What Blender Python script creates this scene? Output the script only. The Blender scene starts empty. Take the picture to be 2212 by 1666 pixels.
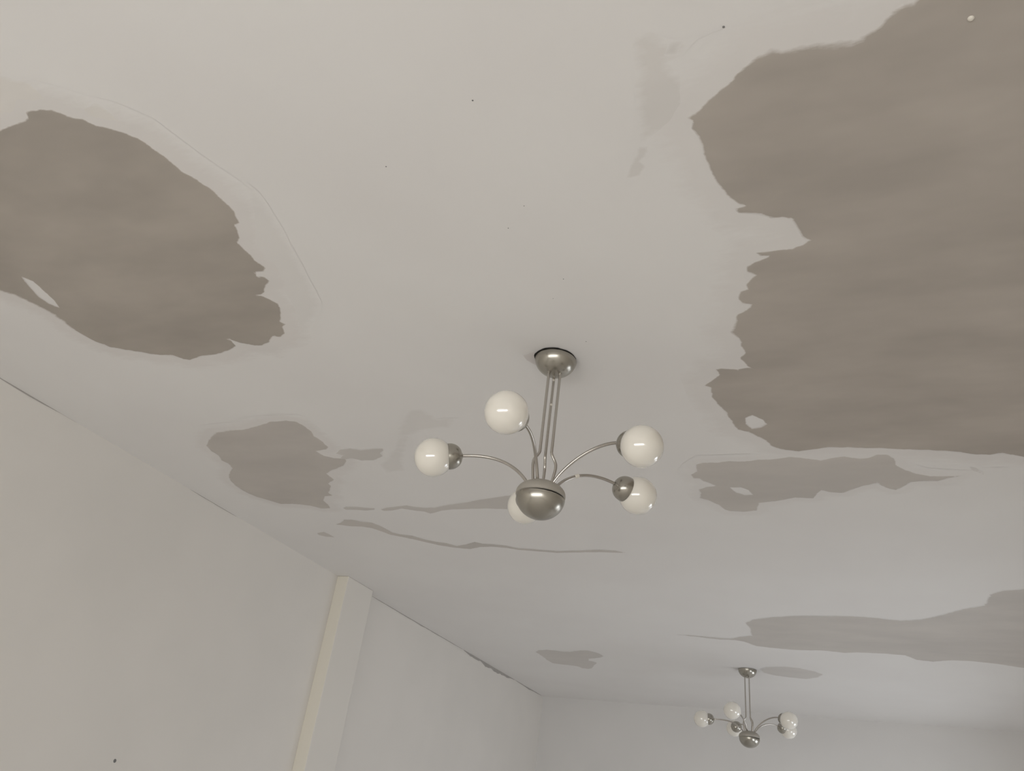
import bpy, math, random
import numpy as np
from mathutils import Vector, Matrix, noise
from mathutils.geometry import delaunay_2d_cdt

random.seed(7)
rng = np.random.default_rng(11)
scene = bpy.context.scene
COL = scene.collection

# ---------------------------------------------------------------- camera
EYE = Vector((0.0, 0.0, 1.5))
RIGHT = (0.9212387, 0.3661991, 0.1312149)
UP = (0.0712674, -0.4904923, 0.8685265)
FWD = (-0.3824136, 0.7907689, 0.4779586)
FPX, PW, PH = 1814.9, 2212, 1666
cam_d = bpy.data.cameras.new('camera')
cam_d.sensor_fit = 'HORIZONTAL'
cam_d.sensor_width = 36.0
cam_d.lens = FPX / PW * 36.0
cam_d.clip_start = 0.05
cam = bpy.data.objects.new('camera', cam_d)
COL.objects.link(cam)
cam.matrix_world = Matrix((
    (RIGHT[0], UP[0], -FWD[0], EYE.x),
    (RIGHT[1], UP[1], -FWD[1], EYE.y),
    (RIGHT[2], UP[2], -FWD[2], EYE.z),
    (0, 0, 0, 1)))
scene.camera = cam

# ---------------------------------------------------------------- room size (metres)
XL, XR, YB, YF, ZC = -3.25, 1.41, -1.80, 8.55, 2.90
BACK_WIN = (-2.60, 1.30, 1.05, 1.68)                 # x0, x1, z0, z1 of the window behind the camera
SIDE_WINS = [(4.3, 5.6, 0.65, 1.7), (6.6, 8.0, 0.65, 1.7)]   # y0, y1, z0, z1 in the right wall

# ---------------------------------------------------------------- overcast sky outside the windows
world = bpy.data.worlds.new('overcast_sky')
scene.world = world
world.use_nodes = True
wn = world.node_tree
wn.nodes.clear()
w_out = wn.nodes.new('ShaderNodeOutputWorld')
w_bg = wn.nodes.new('ShaderNodeBackground')
w_tc = wn.nodes.new('ShaderNodeTexCoord')
w_sep = wn.nodes.new('ShaderNodeSeparateXYZ')
w_ramp = wn.nodes.new('ShaderNodeValToRGB')
w_map = wn.nodes.new('ShaderNodeMapRange')
w_map.inputs['From Min'].default_value = -0.06
w_map.inputs['From Max'].default_value = 0.06
w_ramp.color_ramp.elements[0].color = (0.27, 0.26, 0.242, 1)      # pale paving below the horizon
w_ramp.color_ramp.elements[1].color = (0.90, 0.975, 1.05, 1)        # white overcast above it
wn.links.new(w_tc.outputs['Generated'], w_sep.inputs[0])
wn.links.new(w_sep.outputs['Z'], w_map.inputs['Value'])
wn.links.new(w_map.outputs[0], w_ramp.inputs[0])
wn.links.new(w_ramp.outputs[0], w_bg.inputs['Color'])
wn.links.new(w_bg.outputs[0], w_out.inputs['Surface'])
w_bg.inputs['Strength'].default_value = 1.0
world.cycles.sampling_method = 'NONE'


TILT = math.radians(22)          # skylight comes in slanting down


def daylight(name, loc, rot_z, sx, sy, radiance, col):
    """soft overcast daylight filling one window opening"""
    d = bpy.data.lights.new(name, 'AREA')
    d.shape = 'RECTANGLE'
    d.size, d.size_y = sx, sy
    d.energy = radiance * math.pi * sx * sy
    d.color = col
    o = bpy.data.objects.new(name, d)
    o.matrix_world = Matrix.Translation(loc) @ Matrix.Rotation(rot_z, 4, 'Z') @ Matrix.Rotation(math.radians(90) - TILT, 4, 'X')
    COL.objects.link(o)


daylight('daylight_back', ((BACK_WIN[0] + BACK_WIN[1]) / 2, YB - 0.20, (BACK_WIN[2] + BACK_WIN[3]) / 2), 0,
         BACK_WIN[1] - BACK_WIN[0], BACK_WIN[3] - BACK_WIN[2], 11.0, (0.985, 0.988, 0.972))
for (a, b, z0, z1) in SIDE_WINS:
    daylight('daylight_side', (XR + 0.20, (a + b) / 2, (z0 + z1) / 2), math.radians(90), b - a, z1 - z0, 5.6, (0.91, 0.965, 1.04))

scene.view_settings.view_transform = 'Standard'
scene.view_settings.look = 'None'
scene.view_settings.gamma = 1.0
scene.view_settings.use_curve_mapping = False
scene.view_settings.exposure = -0.07
scene.cycles.max_bounces = 8
scene.cycles.diffuse_bounces = 6
scene.cycles.glossy_bounces = 4
scene.cycles.caustics_reflective = False
scene.cycles.caustics_refractive = False


# ---------------------------------------------------------------- helpers
def px_ray(x, y):
    a, b = (x - PW / 2) / FPX, -(y - PH / 2) / FPX
    return Vector((RIGHT[i] * a + UP[i] * b + FWD[i] for i in range(3)))


def on_ceiling(x, y):
    d = px_ray(x, y)
    t = (ZC - EYE.z) / d.z
    return (EYE.x + d.x * t, EYE.y + d.y * t)


def on_left_wall(x, y):
    d = px_ray(x, y)
    t = (XL - EYE.x) / d.x
    return (EYE.y + d.y * t, EYE.z + d.z * t)


def tag(o, label=None, category=None, group=None, kind=None):
    for k, v in (('label', label), ('category', category), ('group', group), ('kind', kind)):
        if v:
            o[k] = v
    return o


def mesh_data(name, verts, faces, mat, smooth=True, sharp=None):
    me = bpy.data.meshes.new(name)
    me.from_pydata([tuple(v) for v in verts], [], faces)
    me.update()
    if mat:
        me.materials.append(mat)
    if smooth:
        me.polygons.foreach_set('use_smooth', [True] * len(me.polygons))
        if sharp:
            me.set_sharp_from_angle(angle=math.radians(sharp))
    return me


def link(name, me, parent=None, mat4=None):
    o = bpy.data.objects.new(name, me)
    COL.objects.link(o)
    if parent:
        o.parent = parent
    if mat4 is not None:
        o.matrix_local = mat4
    return o


BOXF = [(0, 3, 2, 1), (4, 5, 6, 7), (0, 1, 5, 4), (1, 2, 6, 5), (2, 3, 7, 6), (3, 0, 4, 7)]


def box_mesh(name, lo, hi, mat):
    (x0, y0, z0), (x1, y1, z1) = lo, hi
    v = [(x0, y0, z0), (x1, y0, z0), (x1, y1, z0), (x0, y1, z0), (x0, y0, z1), (x1, y0, z1), (x1, y1, z1), (x0, y1, z1)]
    return mesh_data(name, v, BOXF, mat, smooth=False)


def boxes_mesh(name, boxes, mat):
    V, F = [], []
    for lo, hi in boxes:
        (x0, y0, z0), (x1, y1, z1) = lo, hi
        n = len(V)
        V += [(x0, y0, z0), (x1, y0, z0), (x1, y1, z0), (x0, y1, z0), (x0, y0, z1), (x1, y0, z1), (x1, y1, z1), (x0, y1, z1)]
        F += [tuple(i + n for i in f) for f in BOXF]
    return mesh_data(name, V, F, mat, smooth=False)


def lathe_mesh(name, prof, mat, n=56, sharp=35):
    V, F, rings = [], [], []
    for (r, z) in prof:
        if r < 1e-6:
            rings.append([len(V)])
            V.append((0, 0, z))
        else:
            rings.append(list(range(len(V), len(V) + n)))
            V += [(r * math.cos(2 * math.pi * k / n), r * math.sin(2 * math.pi * k / n), z) for k in range(n)]
    for a, b in zip(rings[:-1], rings[1:]):
        for k in range(n):
            k2 = (k + 1) % n
            if len(a) == 1 and len(b) > 1:
                F.append((a[0], b[k], b[k2]))
            elif len(b) == 1 and len(a) > 1:
                F.append((a[k2], a[k], b[0]))
            elif len(a) > 1:
                F.append((a[k], b[k], b[k2], a[k2]))
    return mesh_data(name, V, F, mat, sharp=sharp)


def tube_mesh(name, pts, rad, mat, n=14):
    pts = [Vector(p) for p in pts]
    V, F = [], []
    t0 = (pts[1] - pts[0]).normalized()
    u = t0.orthogonal().normalized()
    for i, p in enumerate(pts):
        t = (pts[min(i + 1, len(pts) - 1)] - pts[max(i - 1, 0)]).normalized()
        u = (u - t * u.dot(t)).normalized()
        w = t.cross(u)
        V += [p + (u * math.cos(2 * math.pi * k / n) + w * math.sin(2 * math.pi * k / n)) * rad for k in range(n)]
    for i in range(len(pts) - 1):
        for k in range(n):
            k2 = (k + 1) % n
            F.append((i * n + k, i * n + k2, (i + 1) * n + k2, (i + 1) * n + k))
    F.append(tuple(range(n - 1, -1, -1)))
    F.append(tuple((len(pts) - 1) * n + k for k in range(n)))
    return mesh_data(name, V, F, mat, sharp=50)


def bezier(p0, p1, p2, p3, n=28):
    out = []
    for i in range(n + 1):
        t = i / n
        out.append(p0 * (1 - t) ** 3 + p1 * 3 * t * (1 - t) ** 2 + p2 * 3 * t * t * (1 - t) + p3 * t ** 3)
    return out


def smooth_path(pts, sub=6):
    """Catmull-Rom through the points."""
    pts = [Vector(p) for p in pts]
    P = [pts[0] * 2 - pts[1]] + pts + [pts[-1] * 2 - pts[-2]]
    out = []
    for i in range(1, len(P) - 2):
        for k in range(sub):
            t = k / sub
            a, b, c, d = P[i - 1], P[i], P[i + 1], P[i + 2]
            out.append(0.5 * ((2 * b) + (c - a) * t + (2 * a - 5 * b + 4 * c - d) * t * t + (3 * b - a - 3 * c + d) * t ** 3))
    out.append(pts[-1])
    return out


# ---------------------------------------------------------------- materials
def principled(name):
    m = bpy.data.materials.new(name)
    m.use_nodes = True
    nt = m.node_tree
    return m, nt, nt.nodes['Principled BSDF']


def noise_node(nt, scale, detail=3.0, rough=0.5, vec=None, stretch=None):
    geo = nt.nodes.new('ShaderNodeNewGeometry')
    src = geo.outputs['Position']
    if stretch:
        mp = nt.nodes.new('ShaderNodeMapping')
        mp.inputs['Scale'].default_value = stretch
        nt.links.new(src, mp.inputs['Vector'])
        src = mp.outputs[0]
    n = nt.nodes.new('ShaderNodeTexNoise')
    n.inputs['Scale'].default_value = scale
    n.inputs['Detail'].default_value = detail
    n.inputs['Roughness'].default_value = rough
    nt.links.new(src, n.inputs['Vector'])
    return n.outputs['Fac']


def mix_col(nt, fac, a, b):
    mx = nt.nodes.new('ShaderNodeMix')
    mx.data_type = 'RGBA'
    for sock, v in ((mx.inputs[0], fac), (mx.inputs[6], a), (mx.inputs[7], b)):
        if isinstance(v, bpy.types.NodeSocket):
            nt.links.new(v, sock)
        elif isinstance(v, (int, float)):
            sock.default_value = v
        else:
            sock.default_value = (*v, 1)
    return mx.outputs[2]


def math_node(nt, op, a, b=None, clamp=False):
    m = nt.nodes.new('ShaderNodeMath')
    m.operation = op
    m.use_clamp = clamp
    for i, v in enumerate((a, b)):
        if v is None:
            continue
        if isinstance(v, bpy.types.NodeSocket):
            nt.links.new(v, m.inputs[i])
        else:
            m.inputs[i].default_value = v
    return m.outputs[0]


def map_range(nt, v, a, b, c, d):
    m = nt.nodes.new('ShaderNodeMapRange')
    nt.links.new(v, m.inputs['Value'])
    for k, x in zip(('From Min', 'From Max', 'To Min', 'To Max'), (a, b, c, d)):
        m.inputs[k].default_value = x
    return m.outputs[0]


def bump(nt, b, height, strength, dist):
    bp = nt.nodes.new('ShaderNodeBump')
    bp.inputs['Strength'].default_value = strength
    bp.inputs['Distance'].default_value = dist
    nt.links.new(height, bp.inputs['Height'])
    nt.links.new(bp.outputs[0], b.inputs['Normal'])


CEIL_A, CEIL_B = (0.845, 0.830, 0.815), (0.825, 0.807, 0.793)


def ceiling_paint(nt):
    """old white distemper, slightly blotchy; the same everywhere because it is read at world position"""
    f = map_range(nt, noise_node(nt, 1.6, 2, 0.55), 0.35, 0.65, 0, 1)
    return mix_col(nt, f, CEIL_A, CEIL_B)


def wall_mat(name, a, b, bump_s=0.12):
    m, nt, p = principled(name)
    f = map_range(nt, noise_node(nt, 1.8, 2, 0.6), 0.35, 0.65, 0, 1)
    nt.links.new(mix_col(nt, f, a, b), p.inputs['Base Color'])
    p.inputs['Roughness'].default_value = 0.85
    p.inputs['Specular IOR Level'].default_value = 0.2
    return m


def make_ceiling_mat():
    m, nt, p = principled('ceiling_paint')
    nt.links.new(ceiling_paint(nt), p.inputs['Base Color'])
    p.inputs['Roughness'].default_value = 0.9
    p.inputs['Specular IOR Level'].default_value = 0.15
    return m


PLASTER = (0.485, 0.443, 0.400)


def patch_mat(name, strength, col=PLASTER, streak=(3, 9, 1), rim=None):
    """bare plaster showing where the paint is gone; 'cov' is how fully the plaster shows at a point"""
    m, nt, p = principled(name)
    at = nt.nodes.new('ShaderNodeAttribute')
    at.attribute_name = 'cov'
    n1 = noise_node(nt, 5.0, 4, 0.65, stretch=streak)
    wob = math_node(nt, 'MULTIPLY', math_node(nt, 'SUBTRACT', n1, 0.5), 0.9)
    c = math_node(nt, 'ADD', at.outputs['Fac'], wob)
    c = map_range(nt, c, 0.05, 0.50, 0, 1)
    gate = map_range(nt, at.outputs['Fac'], -0.01, 0.05, 0, 1)     # nothing shows at the very rim
    c = math_node(nt, 'MULTIPLY', c, gate)
    c = math_node(nt, 'MULTIPLY', c, strength)
    tone = map_range(nt, noise_node(nt, 2.2, 3, 0.6, stretch=(1, 2.2, 1)), 0.3, 0.7, 0.90, 1.10)
    tint = nt.nodes.new('ShaderNodeVectorMath')
    tint.operation = 'SCALE'
    tint.inputs[0].default_value = col
    nt.links.new(tone, tint.inputs['Scale'])
    base = ceiling_paint(nt)
    if rim:                                       # paint at the rim is stained by the filler smeared around the patch
        base = mix_col(nt, rim[0], base, rim[1])
    nt.links.new(mix_col(nt, c, base, tint.outputs[0]), p.inputs['Base Color'])
    p.inputs['Roughness'].default_value = 0.92
    p.inputs['Specular IOR Level'].default_value = 0.12
    return m


def metal(name, col, rough, dusty=0.0):
    m, nt, p = principled(name)
    p.inputs['Metallic'].default_value = 1.0 - dusty
    f = noise_node(nt, 25, 2, 0.5)
    nt.links.new(mix_col(nt, f, tuple(c * 0.97 for c in col), tuple(min(1, c * 1.03) for c in col)), p.inputs['Base Color'])
    p.inputs['Roughness'].default_value = rough
    return m


M_CEIL = make_ceiling_mat()
M_WALL = wall_mat('wall_paint_cream', (0.800, 0.770, 0.730), (0.775, 0.747, 0.708))
M_WALL_FAR = wall_mat('wall_paint_far', (0.800, 0.785, 0.770), (0.780, 0.766, 0.752))
M_PIL = wall_mat('pilaster_paint', (0.800, 0.770, 0.722), (0.785, 0.755, 0.708), 0.05)
M_FLOOR = wall_mat('floor_boards', (0.76, 0.735, 0.70), (0.73, 0.70, 0.665), 0.05)
M_FRAME = wall_mat('window_frame_paint', (0.80, 0.79, 0.76), (0.78, 0.77, 0.74), 0.02)
M_NICKEL = metal('brushed_nickel', (0.435, 0.415, 0.37), 0.27)
M_NICKEL_ROD = metal('nickel_tube', (0.54, 0.512, 0.475), 0.24)
M_NICKEL_DUSTY = metal('dusty_nickel', (0.46, 0.432, 0.385), 0.6, 0.55)
M_FLECK = wall_mat('paint_fleck', (0.82, 0.78, 0.70), (0.80, 0.76, 0.68), 0.02)


def plain(name, col, rough=0.8, spec=0.3):
    m, nt, p = principled(name)
    f = noise_node(nt, 30, 2, 0.5)
    nt.links.new(mix_col(nt, f, tuple(c * 0.85 for c in col), col), p.inputs['Base Color'])
    p.inputs['Roughness'].default_value = rough
    p.inputs['Specular IOR Level'].default_value = spec
    return m


M_GAP = plain('dark_gap', (0.03, 0.028, 0.025))
M_CRACK_SHADE = plain('crack_shade', (0.48, 0.455, 0.43))  # dark tone for the wide crack and the painted edge shadow
M_NAIL = plain('nail_steel', (0.20, 0.20, 0.20), 0.5)

m, nt, p = principled('opal_glass')
p.inputs['Base Color'].default_value = (0.92, 0.885, 0.80, 1)
nt.links.new(mix_col(nt, noise_node(nt, 12, 2, 0.5), (0.93, 0.89, 0.81), (0.91, 0.875, 0.795)), p.inputs['Base Color'])
p.inputs['Roughness'].default_value = 0.16
p.inputs['IOR'].default_value = 1.5
p.inputs['Specular IOR Level'].default_value = 1.0
p.inputs['Coat Weight'].default_value = 1.0
p.inputs['Coat Roughness'].default_value = 0.16
p.inputs['Coat IOR'].default_value = 1.6
M_OPAL = m

m, nt, p = principled('window_glass')
nt.nodes.remove(p)
tr, gl, mx = nt.nodes.new('ShaderNodeBsdfTransparent'), nt.nodes.new('ShaderNodeBsdfGlossy'), nt.nodes.new('ShaderNodeMixShader')
gl.inputs['Roughness'].default_value = 0.02
mx.inputs[0].default_value = 0.06
nt.links.new(tr.outputs[0], mx.inputs[1])
nt.links.new(gl.outputs[0], mx.inputs[2])
nt.links.new(mx.outputs[0], nt.nodes['Material Output'].inputs['Surface'])
M_GLASS = m

# ---------------------------------------------------------------- the room
T = 0.24
ceiling = tag(link('ceiling', box_mesh('ceiling', (XL - T, YB - T, ZC), (XR + T, YF + T, ZC + 0.15), M_CEIL)),
              'off white painted ceiling with large brown bare plaster patches', kind='structure')
tag(link('floor', box_mesh('floor', (XL - T, YB - T, -0.12), (XR + T, YF + T, 0), M_FLOOR)), 'brown floor of the empty room', kind='structure')
wall_left = tag(link('wall_left', box_mesh('wall_left', (XL - T, YB - T, 0), (XL, YF + T, ZC), M_WALL)),
                'cream painted wall running along the left side', kind='structure')
wall_far = tag(link('wall_far', box_mesh('wall_far', (XL, YF, 0), (XR, YF + T, ZC), M_WALL_FAR)),
               'pale grey cream end wall behind the far chandelier', kind='structure')
x0, x1, z0, z1 = BACK_WIN
tag(link('wall_back', boxes_mesh('wall_back', [
    ((XL, YB - T, 0), (XR, YB, z0)), ((XL, YB - T, z1), (XR, YB, ZC)),
    ((XL, YB - T, z0), (x0, YB, z1)), ((x1, YB - T, z0), (XR, YB, z1))], M_WALL)), 'cream wall behind the viewer with a wide window', kind='structure')
bx = [((XR, YB - T, 0), (XR + T, YF + T, SIDE_WINS[0][2])), ((XR, YB - T, SIDE_WINS[0][3]), (XR + T, YF + T, ZC))]
ys = [YB - T] + [v for w in SIDE_WINS for v in w[:2]] + [YF + T]
for i in range(0, len(ys), 2):
    bx.append(((XR, ys[i], SIDE_WINS[0][2]), (XR + T, ys[i + 1], SIDE_WINS[0][3])))
tag(link('wall_right', boxes_mesh('wall_right', bx, M_WALL)), 'cream wall with two windows on the right side', kind='structure')

# pilaster: a shallow square post standing out of the left wall
PD = 0.086
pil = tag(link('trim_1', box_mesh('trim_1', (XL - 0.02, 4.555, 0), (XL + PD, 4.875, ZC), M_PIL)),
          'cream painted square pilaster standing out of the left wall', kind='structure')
pil.data.materials.append(wall_mat('pilaster_edge_cream_lit', (0.90, 0.865, 0.775), (0.89, 0.855, 0.765), 0.02))
pil.data.polygons[2].material_index = 1               # edge facing the viewer: lighter cream, with light from behind painted in
bv = pil.modifiers.new('bevel', 'BEVEL')
bv.width, bv.segments = 0.006, 3


def window(n, horizontal, a, b, z0, z1, wall, sashes):
    """frame, mullions and one pane for each sash; horizontal: along x in the back wall, else along y in the right wall"""
    f, d = 0.045, 0.03
    def B(u0, u1, w0, w1, dd=d, off=0.04):
        if horizontal:
            return ((u0, wall - off - dd, w0), (u1, wall - off + dd, w1))
        return ((wall + off - dd, u0, w0), (wall + off + dd, u1, w1))
    bars = [B(a, b, z0, z0 + f), B(a, b, z1 - f, z1)]
    us = [a + (b - a) * i / sashes for i in range(sashes + 1)]
    for i, u in enumerate(us):
        c0 = u if i == 0 else u - f if i == sashes else u - f / 2
        bars.append(B(c0, c0 + f, z0 + f, z1 - f))
    root = tag(link('window_%d' % n, boxes_mesh('window_frame', bars, M_FRAME)), 'white framed window with %d sashes' % sashes, kind='structure')
    for i in range(sashes):
        lo, hi = B(us[i] + f / 2, us[i + 1] - f / 2, z0 + f, z1 - f, 0.003, 0.235)
        link('pane', box_mesh('pane', lo, hi, M_GLASS), root)


window(1, True, *BACK_WIN, YB, 3)
for i, (a, b, c, d) in enumerate(SIDE_WINS):
    window(2 + i, False, a, b, c, d, XR, 2)


# ---------------------------------------------------------------- plaster patches on the ceiling
def crop(pts, ox, oy, s):
    return [((p[0] / s + ox, p[1] / s + oy) + tuple(p[2:])) for p in pts]


def inside(P, poly):
    x, y = P[:, 0], P[:, 1]
    r = np.zeros(len(P), bool)
    n = len(poly)
    j = n - 1
    for i in range(n):
        xi, yi, xj, yj = poly[i][0], poly[i][1], poly[j][0], poly[j][1]
        if yi != yj:
            r ^= ((yi > y) != (yj > y)) & (x < (xj - xi) * (y - yi) / (yj - yi) + xi)
        j = i
    return r


def distance(P, poly, w):
    """distance of each point to the outline, and the feather width at the nearest place of it"""
    A, B = poly, np.roll(poly, -1, axis=0)
    D = np.full(len(P), 1e9)
    Wd = np.zeros(len(P))
    for s in range(0, len(P), 2000):
        Q = P[s:s + 2000, None, :]
        AB = (B - A)[None]
        t = np.clip(((Q - A[None]) * AB).sum(2) / np.maximum((AB ** 2).sum(2), 1e-12), 0, 1)
        d = np.linalg.norm(Q - (A[None] + AB * t[..., None]), axis=2)
        k = d.argmin(1)
        D[s:s + 2000] = d[np.arange(len(k)), k]
        Wd[s:s + 2000] = w[k]
    return D, Wd


def outline(px, jitter, feather, step=0.007):
    pts = [(*on_ceiling(p[0], p[1]), p[2] if len(p) > 2 else feather) for p in px]
    out, ws = [], []
    n = len(pts)
    for i in range(n):
        a, b = pts[i], pts[(i + 1) % n]
        L = math.hypot(b[0] - a[0], b[1] - a[1])
        k = max(1, int(L / step))
        for j in range(k):
            t = j / k
            x, y, w = (a[q] + (b[q] - a[q]) * t for q in range(3))
            v = noise.noise_vector(Vector((x * 38, y * 38, 3.1)))
            v2 = noise.noise_vector(Vector((x * 110, y * 110, 8.7)))
            out.append((x + jitter * (v.x + 0.5 * v2.x), y + jitter * (v.y + 0.5 * v2.y)))
            ws.append(w)
    return np.array(out), np.array(ws)


def build(name, V, F, keep, cov, drop, mat, label=None):
    used = sorted({i for k, f in zip(keep, F) if k for i in f})
    if not used:
        return None
    re = {v: i for i, v in enumerate(used)}
    verts = [(V[i][0], V[i][1], ZC - 0.0006 - drop * float(min(1, cov[i]))) for i in used]
    faces = []
    for k, f in zip(keep, F):
        if k:
            a, b, c = (V[i] for i in f[:3])
            up = (b[0] - a[0]) * (c[1] - a[1]) - (b[1] - a[1]) * (c[0] - a[0]) > 0
            faces.append(tuple(re[i] for i in (reversed(f) if up else f)))
    me = mesh_data(name, verts, faces, mat)
    at = me.attributes.new('cov', 'FLOAT', 'POINT')
    at.data.foreach_set('value', [float(min(1, max(0, cov[i]))) for i in used])
    o = link(name, me, ceiling)
    if label:
        o['label'] = label
    return o


def patch(px, strength, feather=0.010, jitter=0.003, halo=0.0, halo_strength=0.2, holes=(), name='plaster_patch',
          label=None, col=PLASTER, grid=0.035, drop=0.0012, halo_col=(0.67, 0.622, 0.595)):
    O, Wd = outline(px, jitter, feather)
    H = [outline(h, jitter * 0.6, feather * 0.8) for h in holes]
    lo, hi = O.min(0) - halo - 0.01, O.max(0) + halo + 0.01
    rings = [O]
    nrm = np.roll(O, -1, axis=0) - np.roll(O, 1, axis=0)
    nrm = np.stack([nrm[:, 1], -nrm[:, 0]], 1) / np.maximum(np.linalg.norm(nrm, axis=1), 1e-9)[:, None]
    offs = [0.35, 0.8, 1.3]
    extra = [O[::2] + s * k * Wd[::2, None] * nrm[::2] for k in offs for s in (1, -1)]
    for Hh, Hw in H:
        extra.append(Hh.mean(0) + (Hh - Hh.mean(0)) * 0.5)
        extra.append(Hh.mean(0) + (Hh - Hh.mean(0)) * 1.3)
    gx, gy = np.meshgrid(np.arange(lo[0], hi[0], grid), np.arange(lo[1], hi[1], grid))
    G = np.stack([gx.ravel(), gy.ravel()], 1)
    G = G + rng.uniform(-0.2, 0.2, G.shape) * grid
    extra.append(G)
    if halo:
        extra += [O[::4] + s * nrm[::4] for s in (halo * 0.33, -halo * 0.33, halo * 0.66, -halo * 0.66)]
    X = np.concatenate(extra)
    d, _ = distance(X, O, Wd)
    inn = inside(X, O)
    okk = (d > 0.0025) & (inn | (d < halo * 1.15))
    for Hh, Hw in H:
        dh, _ = distance(X, Hh, Hw)
        okk &= dh > 0.002
    X = X[okk]
    pts, edges = [Vector(p) for p in O], [(i, (i + 1) % len(O)) for i in range(len(O))]
    for Hh, Hw in H:
        n0 = len(pts)
        pts += [Vector(p) for p in Hh]
        edges += [(n0 + i, n0 + (i + 1) % len(Hh)) for i in range(len(Hh))]
    pts += [Vector(p) for p in X]
    V, E_, F, *_ = delaunay_2d_cdt(pts, edges, [], 0, 1e-5)
    V = np.array([(v.x, v.y) for v in V])
    D, Wn = distance(V, O, Wd)
    inn = inside(V, O)
    cov = np.where(inn, np.clip(D / np.maximum(Wn, 1e-4), 0, 1), 0.0)
    for Hh, Hw in H:
        dh, wh = distance(V, Hh, Hw)
        ih = inside(V, Hh)
        cov = np.minimum(cov, np.where(ih, 0, np.clip(dh / np.maximum(wh, 1e-4), 0, 1)))
    cen = np.array([V[list(f)].mean(0) for f in F])
    cin = inside(cen, O)
    for Hh, Hw in H:
        cin &= ~inside(cen, Hh)
    build(name, V, F, cin, cov, drop, patch_mat(name + '_surface', strength, col, rim=(halo_strength, halo_col) if halo else None), label)
    if halo:
        dc, _ = distance(cen, O, Wd)
        hc = np.where(inn, 1.0, np.clip(1 - D / halo, 0, 1)) * 0.85
        build('plaster_smear', V, F, (~cin) & (dc < halo) & ~inside(cen, O), hc, 0.0003,
              patch_mat('plaster_smear_surface', halo_strength, halo_col))


SOFT = 0.045
# big patch at the left
patch(crop([(-60, 390), (0, 355), (60, 325), (135, 300), (150, 288), (135, 252), (160, 240), (240, 240), (290, 245), (370, 275), (450, 290), (520, 325),
            (600, 345), (680, 370), (740, 390), (820, 440), (900, 500), (1000, 580), (1080, 625), (1160, 680), (1230, 745), (1280, 800),
            (1300, 840), (1310, 860), (1280, 875), (1300, 900), (1312, 945), (1300, 970), (1340, 1010), (1390, 1060), (1450, 1108),
            (1440, 1125), (1400, 1130), (1400, 1150), (1440, 1155), (1475, 1180), (1450, 1205), (1445, 1240), (1420, 1255), (1470, 1275),
            (1520, 1300), (1533, 1330), (1530, 1400), (1565, 1412), (1545, 1430), (1555, 1465), (1530, 1485), (1490, 1480), (1470, 1510),
            (1430, 1530), (1380, 1530), (1310, 1515), (1260, 1500), (1290, 1535), (1240, 1560), (1180, 1580), (1110, 1585), (1040, 1610),
            (1000, 1605), (940, 1585), (850, 1580), (720, 1560), (600, 1540), (500, 1500), (430, 1460), (380, 1430, .02), (330, 1390, .03), (250, 1340, .03),
            (150, 1290, .03), (80, 1260, .03), (0, 1235, .03), (-120, 1170, .03), (-230, 980), (-250, 760), (-190, 560), (-110, 440)], 0, 140, 2.524), 1.0,
      halo=0.09, halo_strength=0.28, col=(0.452, 0.412, 0.368),
      holes=[crop([(125, 1160), (180, 1180), (230, 1225), (290, 1280), (318, 1318), (270, 1302), (215, 1265), (165, 1212)], 0, 140, 2.524)],
      label='large brown leaf shaped bare plaster patch at the left')
# patch between the left wall and the near chandelier
patch(crop([(105, 235), (115, 205), (150, 170, .02), (200, 160, .02), (290, 155), (360, 135), (420, 118), (500, 110), (550, 115), (590, 135), (630, 165), (645, 190),
            (670, 205), (690, 220), (715, 245), (700, 255), (655, 265), (690, 285), (740, 298), (800, 300), (805, 315), (790, 335),
            (760, 350), (720, 365), (705, 375), (745, 405), (715, 425), (730, 440), (715, 470), (735, 485), (700, 490), (690, 510),
            (715, 530), (725, 548), (680, 550), (620, 535), (540, 527), (480, 528), (420, 510), (350, 490), (290, 462), (250, 435),
            (220, 405), (215, 380), (235, 350), (215, 325), (180, 310), (165, 285), (130, 265)], 400, 860, 2.304), 0.66,
      halo=0.07, halo_strength=0.25, label='brown bare plaster patch between the left wall and the near chandelier')
patch(crop([(745, 275), (770, 255), (820, 250), (880, 258), (930, 250), (985, 250), (990, 260), (975, 275), (985, 290), (940, 310),
            (880, 312), (830, 300), (800, 305), (770, 300), (780, 285)], 400, 860, 2.304), 0.48, grid=0.02,
      label='small tongue of bare plaster beside the mid left patch')
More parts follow.
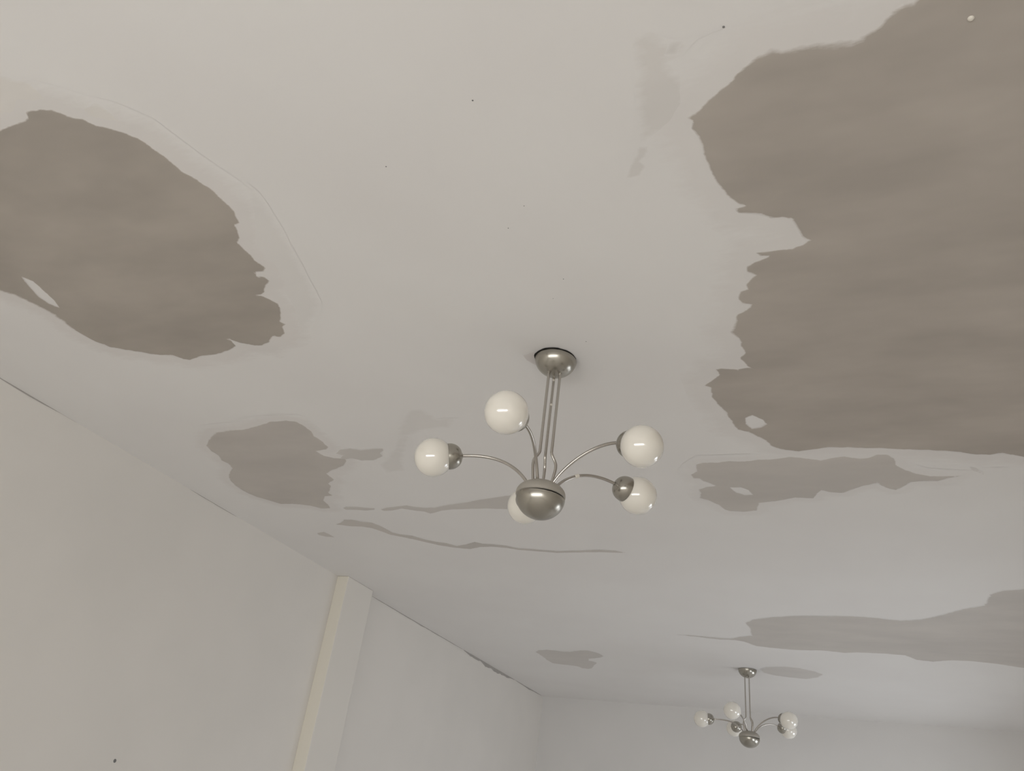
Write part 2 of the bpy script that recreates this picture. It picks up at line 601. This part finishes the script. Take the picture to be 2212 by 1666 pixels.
# two long cracks of lost paint behind the near chandelier
patch(crop([(785, 548), (800, 540), (850, 540), (900, 545), (945, 548), (945, 556), (900, 560), (850, 556), (800, 556)], 400, 860, 2.304),
      0.5, 0.006, 0.0015, grid=0.02)
patch(crop([(970, 555), (1000, 545), (1050, 540), (1100, 533), (1140, 540), (1180, 545), (1240, 545), (1290, 535), (1350, 525), (1420, 515),
            (1460, 505), (1530, 495), (1600, 485), (1650, 480), (1690, 500), (1660, 550), (1600, 553), (1500, 550), (1400, 552), (1330, 555),
            (1280, 560), (1250, 570), (1220, 575), (1190, 565), (1140, 560), (1080, 550), (1030, 560), (990, 562)], 400, 860, 2.304),
      0.52, 0.008, 0.002, grid=0.025, label='long tapering strip of bare plaster ending behind the near chandelier')
patch(crop([(745, 630), (775, 620), (790, 605), (830, 605), (880, 615), (930, 620), (970, 635), (1000, 650), (1030, 668), (1070, 678),
            (1130, 685), (1200, 705), (1250, 715), (1300, 722), (1350, 735), (1400, 728), (1440, 715), (1480, 725), (1530, 727), (1600, 735),
            (1660, 747), (1740, 752), (1850, 761), (1950, 759), (2060, 754), (2140, 759), (2200, 772), (2060, 767), (1950, 769), (1850, 771),
            (1740, 762), (1660, 756), (1600, 746), (1520, 740), (1470, 742), (1420, 752), (1370, 748), (1320, 742), (1260, 732), (1200, 718),
            (1130, 702), (1080, 692), (1020, 680), (980, 665), (930, 648), (880, 640), (820, 638), (780, 632)], 400, 860, 2.304),
      0.62, 0.007, 0.0015, grid=0.025, label='thin wavy crack of bare plaster below the near chandelier')
patch(crop([(655, 672), (690, 665), (715, 675), (748, 694), (700, 690), (665, 682)], 400, 860, 2.304), 0.5, 0.008, 0.0015, grid=0.02)
# great patch at the right
right = crop([(1590, 0, .02), (1540, 15, .02), (1490, 55, .02), (1440, 100, .015), (1390, 150, .015), (1340, 185, .02), (1290, 210, .035), (1200, 212, SOFT), (1100, 218, SOFT), (1000, 230, SOFT), (900, 250, .035),
              (820, 260, .03), (760, 290, .02), (700, 335, .015), (640, 385), (610, 430), (560, 470), (500, 520), (450, 570), (405, 620),
              (355, 640), (390, 660), (385, 700), (425, 740), (440, 790), (455, 840), (480, 910), (520, 985), (560, 1040), (590, 1080),
              (640, 1110), (680, 1120), (620, 1135), (640, 1160), (700, 1165), (760, 1165), (820, 1190), (880, 1185), (930, 1195), (960, 1240),
              (990, 1285), (1025, 1305), (990, 1330), (940, 1355), (870, 1360), (800, 1365), (740, 1380), (760, 1400), (800, 1400), (730, 1430),
              (690, 1450), (685, 1480), (740, 1500), (700, 1525), (680, 1550), (690, 1575), (650, 1590), (640, 1620), (660, 1650)], 1340, 0, 2.524)
right += crop([(660, 140), (720, 145), (690, 170), (640, 200), (620, 250, .02), (600, 300, .02), (650, 330), (660, 370), (680, 410), (650, 440),
               (680, 470), (700, 490), (640, 500), (560, 495), (520, 500), (540, 530), (500, 560), (455, 590), (490, 600), (500, 650),
               (530, 690), (580, 740), (610, 790), (640, 830), (700, 845), (760, 875), (800, 890), (820, 920), (880, 940), (980, 952),
               (1060, 940), (1150, 930), (1240, 930), (1330, 935), (1430, 935), (1550, 940), (1700, 945), (1850, 955), (1950, 970), (2030, 970),
               (2090, 960), (2150, 970), (2212, 985), (2500, 1000), (2900, 900), (3050, 300), (2950, -500), (2700, -1300), (2500, -1750), (2000, -1800), (1700, -1600)], 1340, 600, 2.537)
patch(right, 1.0, 0.010, 0.0035, halo=0.10, halo_strength=0.22, grid=0.05,
      holes=[crop([(690, 770), (725, 755), (780, 778), (800, 800), (770, 818), (722, 826), (690, 800)], 1340, 600, 2.537)],
      label='huge brown bare plaster patch covering the right side')
# patch under the great one
patch(crop([(385, 1080), (415, 1060), (415, 1020), (450, 1012), (530, 1010), (600, 1003), (680, 1005), (760, 995), (860, 990), (930, 980),
            (1000, 985), (1100, 1000), (1160, 985), (1230, 978), (1310, 990), (1360, 985), (1400, 968), (1470, 968), (1500, 990), (1520, 1030),
            (1560, 1050), (1620, 1072), (1700, 1085), (1790, 1086), (1880, 1082), (1800, 1098), (1740, 1115), (1650, 1115), (1590, 1120), (1560, 1140),
            (1510, 1165), (1450, 1150), (1410, 1125), (1330, 1140), (1260, 1165), (1220, 1180), (1150, 1175), (1100, 1165), (1080, 1185), (1060, 1210),
            (960, 1205), (850, 1225), (760, 1235), (750, 1275), (680, 1283), (600, 1280), (570, 1270), (540, 1245), (480, 1220), (430, 1205),
            (440, 1180), (425, 1160), (470, 1145), (515, 1140), (490, 1125), (450, 1115), (430, 1100), (395, 1098)], 1340, 600, 2.537), 0.62,
      halo=0.06, halo_strength=0.15,
      holes=[crop([(603, 1150), (660, 1150), (700, 1163), (722, 1187), (680, 1190), (640, 1177)], 1340, 600, 2.537)],
      label='long brown bare plaster patch between the huge patch and the far end')
patch(crop([(1912, 1038), (1950, 1043), (1998, 1075), (1990, 1087), (1950, 1062), (1920, 1055)], 1340, 600, 2.537), 0.3, 0.01, 0.002, grid=0.02)
# far patches
patch(crop([(690, 240), (780, 243), (850, 250), (950, 258), (990, 250), (1040, 245), (1030, 210), (1010, 190), (1050, 175), (1130, 165),
            (1250, 158), (1400, 160), (1520, 163), (1590, 170), (1680, 180), (1770, 175), (1850, 158), (1950, 130), (2040, 115), (2060, 70),
            (2110, 52), (2212, 45), (2330, 40), (2400, 200), (2350, 400), (2212, 385), (2080, 365), (1980, 355), (1900, 352), (1820, 358),
            (1750, 350), (1700, 330), (1600, 322), (1500, 318), (1440, 320), (1350, 310), (1240, 308), (1120, 298), (1060, 290), (1010, 272),
            (970, 265), (900, 262), (800, 250)], 1100, 1250, 1.989), 0.60, 0.02, 0.004, grid=0.06,
      label='long grey brown bare plaster patch nearest the far chandelier')
patch(crop([(858, 155), (900, 135), (1000, 130), (1100, 138), (1180, 150), (1270, 155), (1350, 145), (1400, 138), (1490, 140), (1580, 160),
            (1640, 180), (1690, 208), (1650, 225), (1580, 235), (1510, 240), (1510, 262), (1560, 270), (1610, 290), (1580, 315), (1540, 355),
            (1500, 362), (1420, 352), (1370, 330), (1280, 318), (1200, 310), (1120, 300), (1060, 290), (1000, 255), (950, 215), (900, 180)],
           1000, 1380, 5.53), 0.48, 0.02, 0.004, grid=0.05, label='small fish shaped bare plaster patch near the far corner')
patch(crop([(1075, 390), (1100, 380), (1180, 378), (1250, 385), (1320, 400), (1355, 412), (1330, 425), (1280, 433), (1200, 425), (1130, 415),
            (1090, 405)], 1100, 1250, 1.989), 0.42, 0.03, 0.004, grid=0.05, label='small oval bare plaster patch beside the far chandelier')
# faint smears of thin filler
SM = (0.60, 0.565, 0.53)
patch(crop([(70, 180), (160, 170), (250, 210), (340, 215), (400, 190), (560, 140), (565, 150), (420, 205), (340, 300), (260, 340), (350, 420),
            (400, 560), (360, 640), (320, 690), (240, 730), (140, 770), (95, 790), (100, 690), (80, 560), (75, 400), (65, 300)], 1340, 0, 2.524),
      0.32, 0.05, 0.004, name='plaster_smear', col=SM, drop=0.0003)
patch(crop([(95, 800), (150, 800), (150, 850), (120, 880), (140, 910), (110, 960), (60, 975), (25, 970), (50, 900), (80, 840)], 1340, 0, 2.524),
      0.30, 0.015, 0.003, name='plaster_smear', col=SM, drop=0.0003)
patch(crop([(262, 205), (345, 215), (322, 300), (245, 318), (222, 300)], 1340, 0, 2.524), 0.35, 0.03, 0.003, name='plaster_smear', col=(0.55, 0.52, 0.49), drop=0.0008)
patch(crop([(1040, 240), (1060, 130), (1110, 60), (1180, 50), (1250, 100), (1350, 100), (1330, 150), (1200, 160), (1120, 190), (1090, 300),
            (1100, 360), (1000, 380), (960, 330)], 400, 860, 2.304), 0.22, 0.05, 0.004, name='plaster_smear', col=SM, drop=0.0003)
patch([(1130, 768), (1143, 762), (1152, 758), (1162, 770), (1160, 790), (1150, 786), (1138, 778)], 0.5, 0.006, 0.002, name='plaster_smear',
      col=(0.66, 0.60, 0.58), drop=0.0006, grid=0.01)

CREAM = (0.79, 0.755, 0.712)
patch(crop([(-60, 50), (80, 72), (160, 92), (280, 160), (420, 195), (520, 190), (640, 255), (760, 340), (900, 470), (1010, 575), (900, 506), (740, 397),
            (600, 352), (520, 332), (370, 282), (240, 247), (165, 247), (155, 290), (60, 332), (-60, 395)], 0, 140, 2.524), 0.6, 0.035, 0.004,
      name='plaster_smear', col=CREAM, drop=0.0002)
patch(crop([(1320, 850), (1350, 640), (1420, 700), (1500, 820), (1600, 1000), (1760, 1300), (1690, 1480), (1600, 1500), (1575, 1400), (1490, 1180),
            (1330, 970)], 0, 140, 2.524), 0.16, 0.06, 0.004, name='plaster_smear', col=SM, drop=0.0002)

# specks and nails
nail_me = lathe_mesh('nail', [(0, -0.0022), (0.0025, -0.002), (0.004, -0.0008), (0.0042, 0.001)], M_NAIL, 10)
fleck_me = lathe_mesh('plaster_fleck', [(0, -0.004), (0.003, -0.0035), (0.0055, -0.001), (0.006, 0.001)], M_FLECK, 10)
for x, y, s in ((1563, 58, 0.6), (1021, 217, 0.5), (834, 360, 0.4), (1098, 493, 0.35), (1132, 445, 0.3), (1217, 603, 0.35), (1266, 738, 0.35), (1195, 645, .25)):
    u, v = on_ceiling(x, y)
    link('nail', nail_me, ceiling, Matrix.Translation((u, v, ZC - 0.0002)) @ Matrix.Scale(s, 4))
u, v = on_ceiling(2097, 38)
link('plaster_fleck', fleck_me, ceiling, Matrix.Translation((u, v, ZC - 0.0022)))
yy, zz = on_left_wall(248, 1644)
link('nail', lathe_mesh('wall_nail', [(0, 0.004), (0.005, 0.0035), (0.008, 0.001), (0.0085, -0.001)], M_NAIL, 12), wall_left,
     Matrix.Translation((XL, yy, zz)) @ Matrix.Rotation(math.radians(90), 4, 'Y'))


# crumbled joint of left wall and ceiling; thin strips are shadow painted along the edge
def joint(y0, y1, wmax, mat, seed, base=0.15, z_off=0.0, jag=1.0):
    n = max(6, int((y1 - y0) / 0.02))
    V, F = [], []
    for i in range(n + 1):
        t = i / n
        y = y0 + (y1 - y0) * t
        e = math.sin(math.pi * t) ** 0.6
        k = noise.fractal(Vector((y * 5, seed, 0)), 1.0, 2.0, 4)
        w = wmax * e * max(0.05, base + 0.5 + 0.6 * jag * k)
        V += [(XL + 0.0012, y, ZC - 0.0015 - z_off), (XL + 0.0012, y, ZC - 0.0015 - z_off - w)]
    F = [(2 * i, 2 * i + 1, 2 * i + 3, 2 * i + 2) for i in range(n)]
    link('joint_crack_shade', mesh_data('joint_crack_shade', V, F, mat, smooth=False), wall_left)


joint(6.55, 7.75, 0.040, M_CRACK_SHADE, 1.0)
joint(4.95, 6.55, 0.009, M_CRACK_SHADE, 4.0, 0.1)
joint(7.75, 8.5, 0.012, M_CRACK_SHADE, 6.0, 0.2)
joint(1.6, 2.35, 0.006, M_CRACK_SHADE, 9.0, 0.1)
joint(3.1, 3.5, 0.005, M_CRACK_SHADE, 12.0, 0.1)


# ---------------------------------------------------------------- chandeliers
def arc(r, a0, a1, n, cz=0.0, sz=1.0):
    return [(r * math.cos(math.radians(a0 + (a1 - a0) * i / n)), cz + sz * r * math.sin(math.radians(a0 + (a1 - a0) * i / n))) for i in range(n + 1)]


RC = 0.068
CANOPY = lathe_mesh('ceiling_canopy', [(RC - 0.004, 0.0), (RC, -0.001)] + [(r if r > 1e-5 else 0, z) for r, z in arc(RC, -3, -90, 22, -0.001, 0.88)], M_NICKEL)
RH = 0.0745
HUB_TOP = lathe_mesh('hub_dome', [(0, 0.041)] + [(r, z) for r, z in arc(RH, 84, 0, 20, 0.0, 0.55)] + [(RH, -0.006), (RH - 0.003, -0.008)], M_NICKEL_DUSTY)
HUB_BOWL = lathe_mesh('hub_bowl', [(RH - 0.006, 0.0), (RH - 0.001, -0.001)] + [(r if r > 1e-5 else 0, z) for r, z in arc(RH - 0.001, -2, -90, 24, -0.001, 0.90)], M_NICKEL)
RG = 0.0605
GLOBE = lathe_mesh('glass_globe', [(0.030, -0.062)] + [(0.0335, -0.056)] + [(r if r > 1e-5 else 0, z) for r, z in arc(RG, -56, 90, 40)], M_OPAL, 64, None)
# cup: outer hemisphere from the neck to the rim, then back down inside
cup_prof = [(0.006, -0.091), (0.009, -0.089)]
for i in range(1, 15):
    t = math.radians(90 * i / 14)
    cup_prof.append((0.008 + 0.033 * math.sin(t), -0.050 - 0.038 * math.cos(t)))
cup_prof += [(0.041, -0.046), (0.0395, -0.046)]
for i in range(13, 0, -1):
    t = math.radians(90 * i / 14)
    cup_prof.append((0.007 + 0.032 * math.sin(t), -0.049 - 0.036 * math.cos(t)))
CUP = lathe_mesh('socket_cup', cup_prof, M_NICKEL, 48, 40)


def frame_along(axis, origin):
    z = axis.normalized()
    return Matrix.Translation(origin) @ z.to_track_quat('Z', 'Y').to_matrix().to_4x4()


HUB_Z = 0.9206 - 1.4          # hub seam below the ceiling
RING_Z = 1.0215 - 1.4         # globe centres below the ceiling
VIEW = math.atan2(-0.9075, 2.172)      # bearing of the near chandelier, so that lateral is across it


def chandelier(pos, hub_off, arms, tilt, label, spin, flecks=False):
    root = bpy.data.objects.new('chandelier', None)
    root.empty_display_size = 0.1
    root.location = (pos[0], pos[1], ZC)
    COL.objects.link(root)
    tag(root, label, 'chandelier', 'nickel chandeliers with white globes')
    link('ceiling_canopy', CANOPY, root, Matrix.Translation((0, 0, -0.001)) @ Matrix.Rotation(math.radians(tilt), 4, 'Y'))
    H = Vector((hub_off[0], hub_off[1], HUB_Z))
    link('hub_dome', HUB_TOP, root, Matrix.Translation(H + Vector((0, 0, 0.006))))
    link('hub_bowl', HUB_BOWL, root, Matrix.Translation(H + Vector((0.001, 0, -0.003))) @ Matrix.Rotation(math.radians(2.5), 4, 'Y'))
    # three hanging rods: straight, then a kink outwards just above the hub
    lat = Vector((math.cos(spin), math.sin(spin), 0))
    dep = Vector((-math.sin(spin), math.cos(spin), 0))
    top = -0.050
    for (l0, d0, l1, d1, l2, d2) in ((-0.017, -0.010, -0.033, -0.020, -0.026, -0.012),
                                      (0.019, -0.011, 0.036, -0.006, 0.026, -0.004),
                                      (0.001, 0.020, 0.004, 0.036, 0.002, 0.028)):
        a = lat * l0 + dep * d0
        kx = lat * l1 + dep * d1
        b = lat * l2 + dep * d2
        zt, zk = top, HUB_Z
        def at(v, z):
            f = (z - zt) / (zk - zt)
            return v + Vector((H.x * f, H.y * f, z))
        path = [at(a, zt), at(a, zt - 0.12), at(a, zk + 0.175), at(a, zk + 0.150), at(a * 0.9 + kx * 0.1, zk + 0.136), at(a * 0.15 + kx * 0.85, zk + 0.112),
                at(kx, zk + 0.098), at(kx * 0.85 + b * 0.15, zk + 0.080), at(b, zk + 0.030)]
        link('hanging_rod', tube_mesh('hanging_rod', smooth_path(path, 5), 0.0046, M_NICKEL_ROD), root)
        link('rod_collar', lathe_mesh('rod_collar', [(0.0046, 0.006), (0.0066, 0.005), (0.0068, -0.002), (0.0048, -0.005)], M_NICKEL, 16), root,
             Matrix.Translation(at(a, zt - 0.004)))
    for i, (ang, rr, dz, endtilt, turn) in enumerate(arms):
        t = math.radians(ang)
        out = Vector((math.cos(t), math.sin(t), 0))
        up = Vector((0, 0, 1))
        G = Vector((0, 0, RING_Z + dz)) + out * rr + Vector((hub_off[0], hub_off[1], 0)) * 0.75
        et = math.radians(endtilt)
        ta = math.radians(ang + turn)
        axis = Vector((math.cos(ta), math.sin(ta), 0)) * math.cos(et) + up * math.sin(et)
        end = G - axis * 0.088
        start = H + out * 0.040 + up * 0.034
        sa = math.radians(56)
        path = bezier(start, start + (out * math.cos(sa) + up * math.sin(sa)) * 0.085, end - axis * 0.095, end)
        arm = link('arm', tube_mesh('arm', path, 0.0050, M_NICKEL_ROD), root)
        M4 = frame_along(axis, G)
        link('socket_cup', CUP, arm, M4)
        link('glass_globe', GLOBE, root, M4)
        if flecks and i == 3:
            q = path[12]
            link('paint_fleck', lathe_mesh('paint_fleck', [(0.0052, -0.008), (0.0064, -0.006), (0.0070, 0), (0.0062, 0.007), (0.0052, 0.008)], M_FLECK, 9), arm,
                 frame_along(path[13] - path[11], q))
    if flecks:
        for z, l in ((-0.16, 0.003), (-0.07, 0.001)):
            link('paint_fleck', lathe_mesh('paint_spot', [(0, 0.005), (0.0035, 0.003), (0.004, 0), (0.003, -0.003), (0, -0.005)], M_FLECK, 8), root,
                 Matrix.Translation(lat * l + dep * 0.017 + Vector((0, 0, z))))
    return root


SP = math.radians(22.7)
chandelier((-0.9075, 2.172), (0.004, 0.002),
           [(-87.4, 0.345, 0.0, -12, -6), (-164.9, 0.345, 0.0, -13, 12), (120.2, 0.345, -0.009, -6, 0), (49.2, 0.345, 0.005, -9, 0), (-17.2, 0.345, 0.0, -22, -13)],
           3.0, 'large nickel chandelier with five white globes in the middle', SP, True)
chandelier((-0.940, 6.712), (0.012, 0.0),
           [(-101.1, 0.345, 0.022, -4, 0), (176.9, 0.345, 0.005, -4, 10), (116.1, 0.345, 0.0, -6, 0), (42.6, 0.345, 0.006, -9, 0), (-30.4, 0.345, 0.010, -14, -10)],
           0.0, 'small distant nickel chandelier near the far wall', math.radians(-22))

# ragged dark gap where the near canopy has come away from the ceiling
u, v = on_ceiling(1199, 774)
gv = []
for k in range(40):
    a = 2 * math.pi * k / 40
    r = 0.0676 + 0.0035 * noise.noise(Vector((math.cos(a) * 3, math.sin(a) * 3, 5)))
    if math.sin(a - math.radians(250)) < -2:
        r = 0.066
    gv.append((u + r * math.cos(a), v + r * math.sin(a), ZC - 0.0016))
link('canopy_gap', mesh_data('canopy_gap', gv, [tuple(range(39, -1, -1))], M_GAP, smooth=False), ceiling)
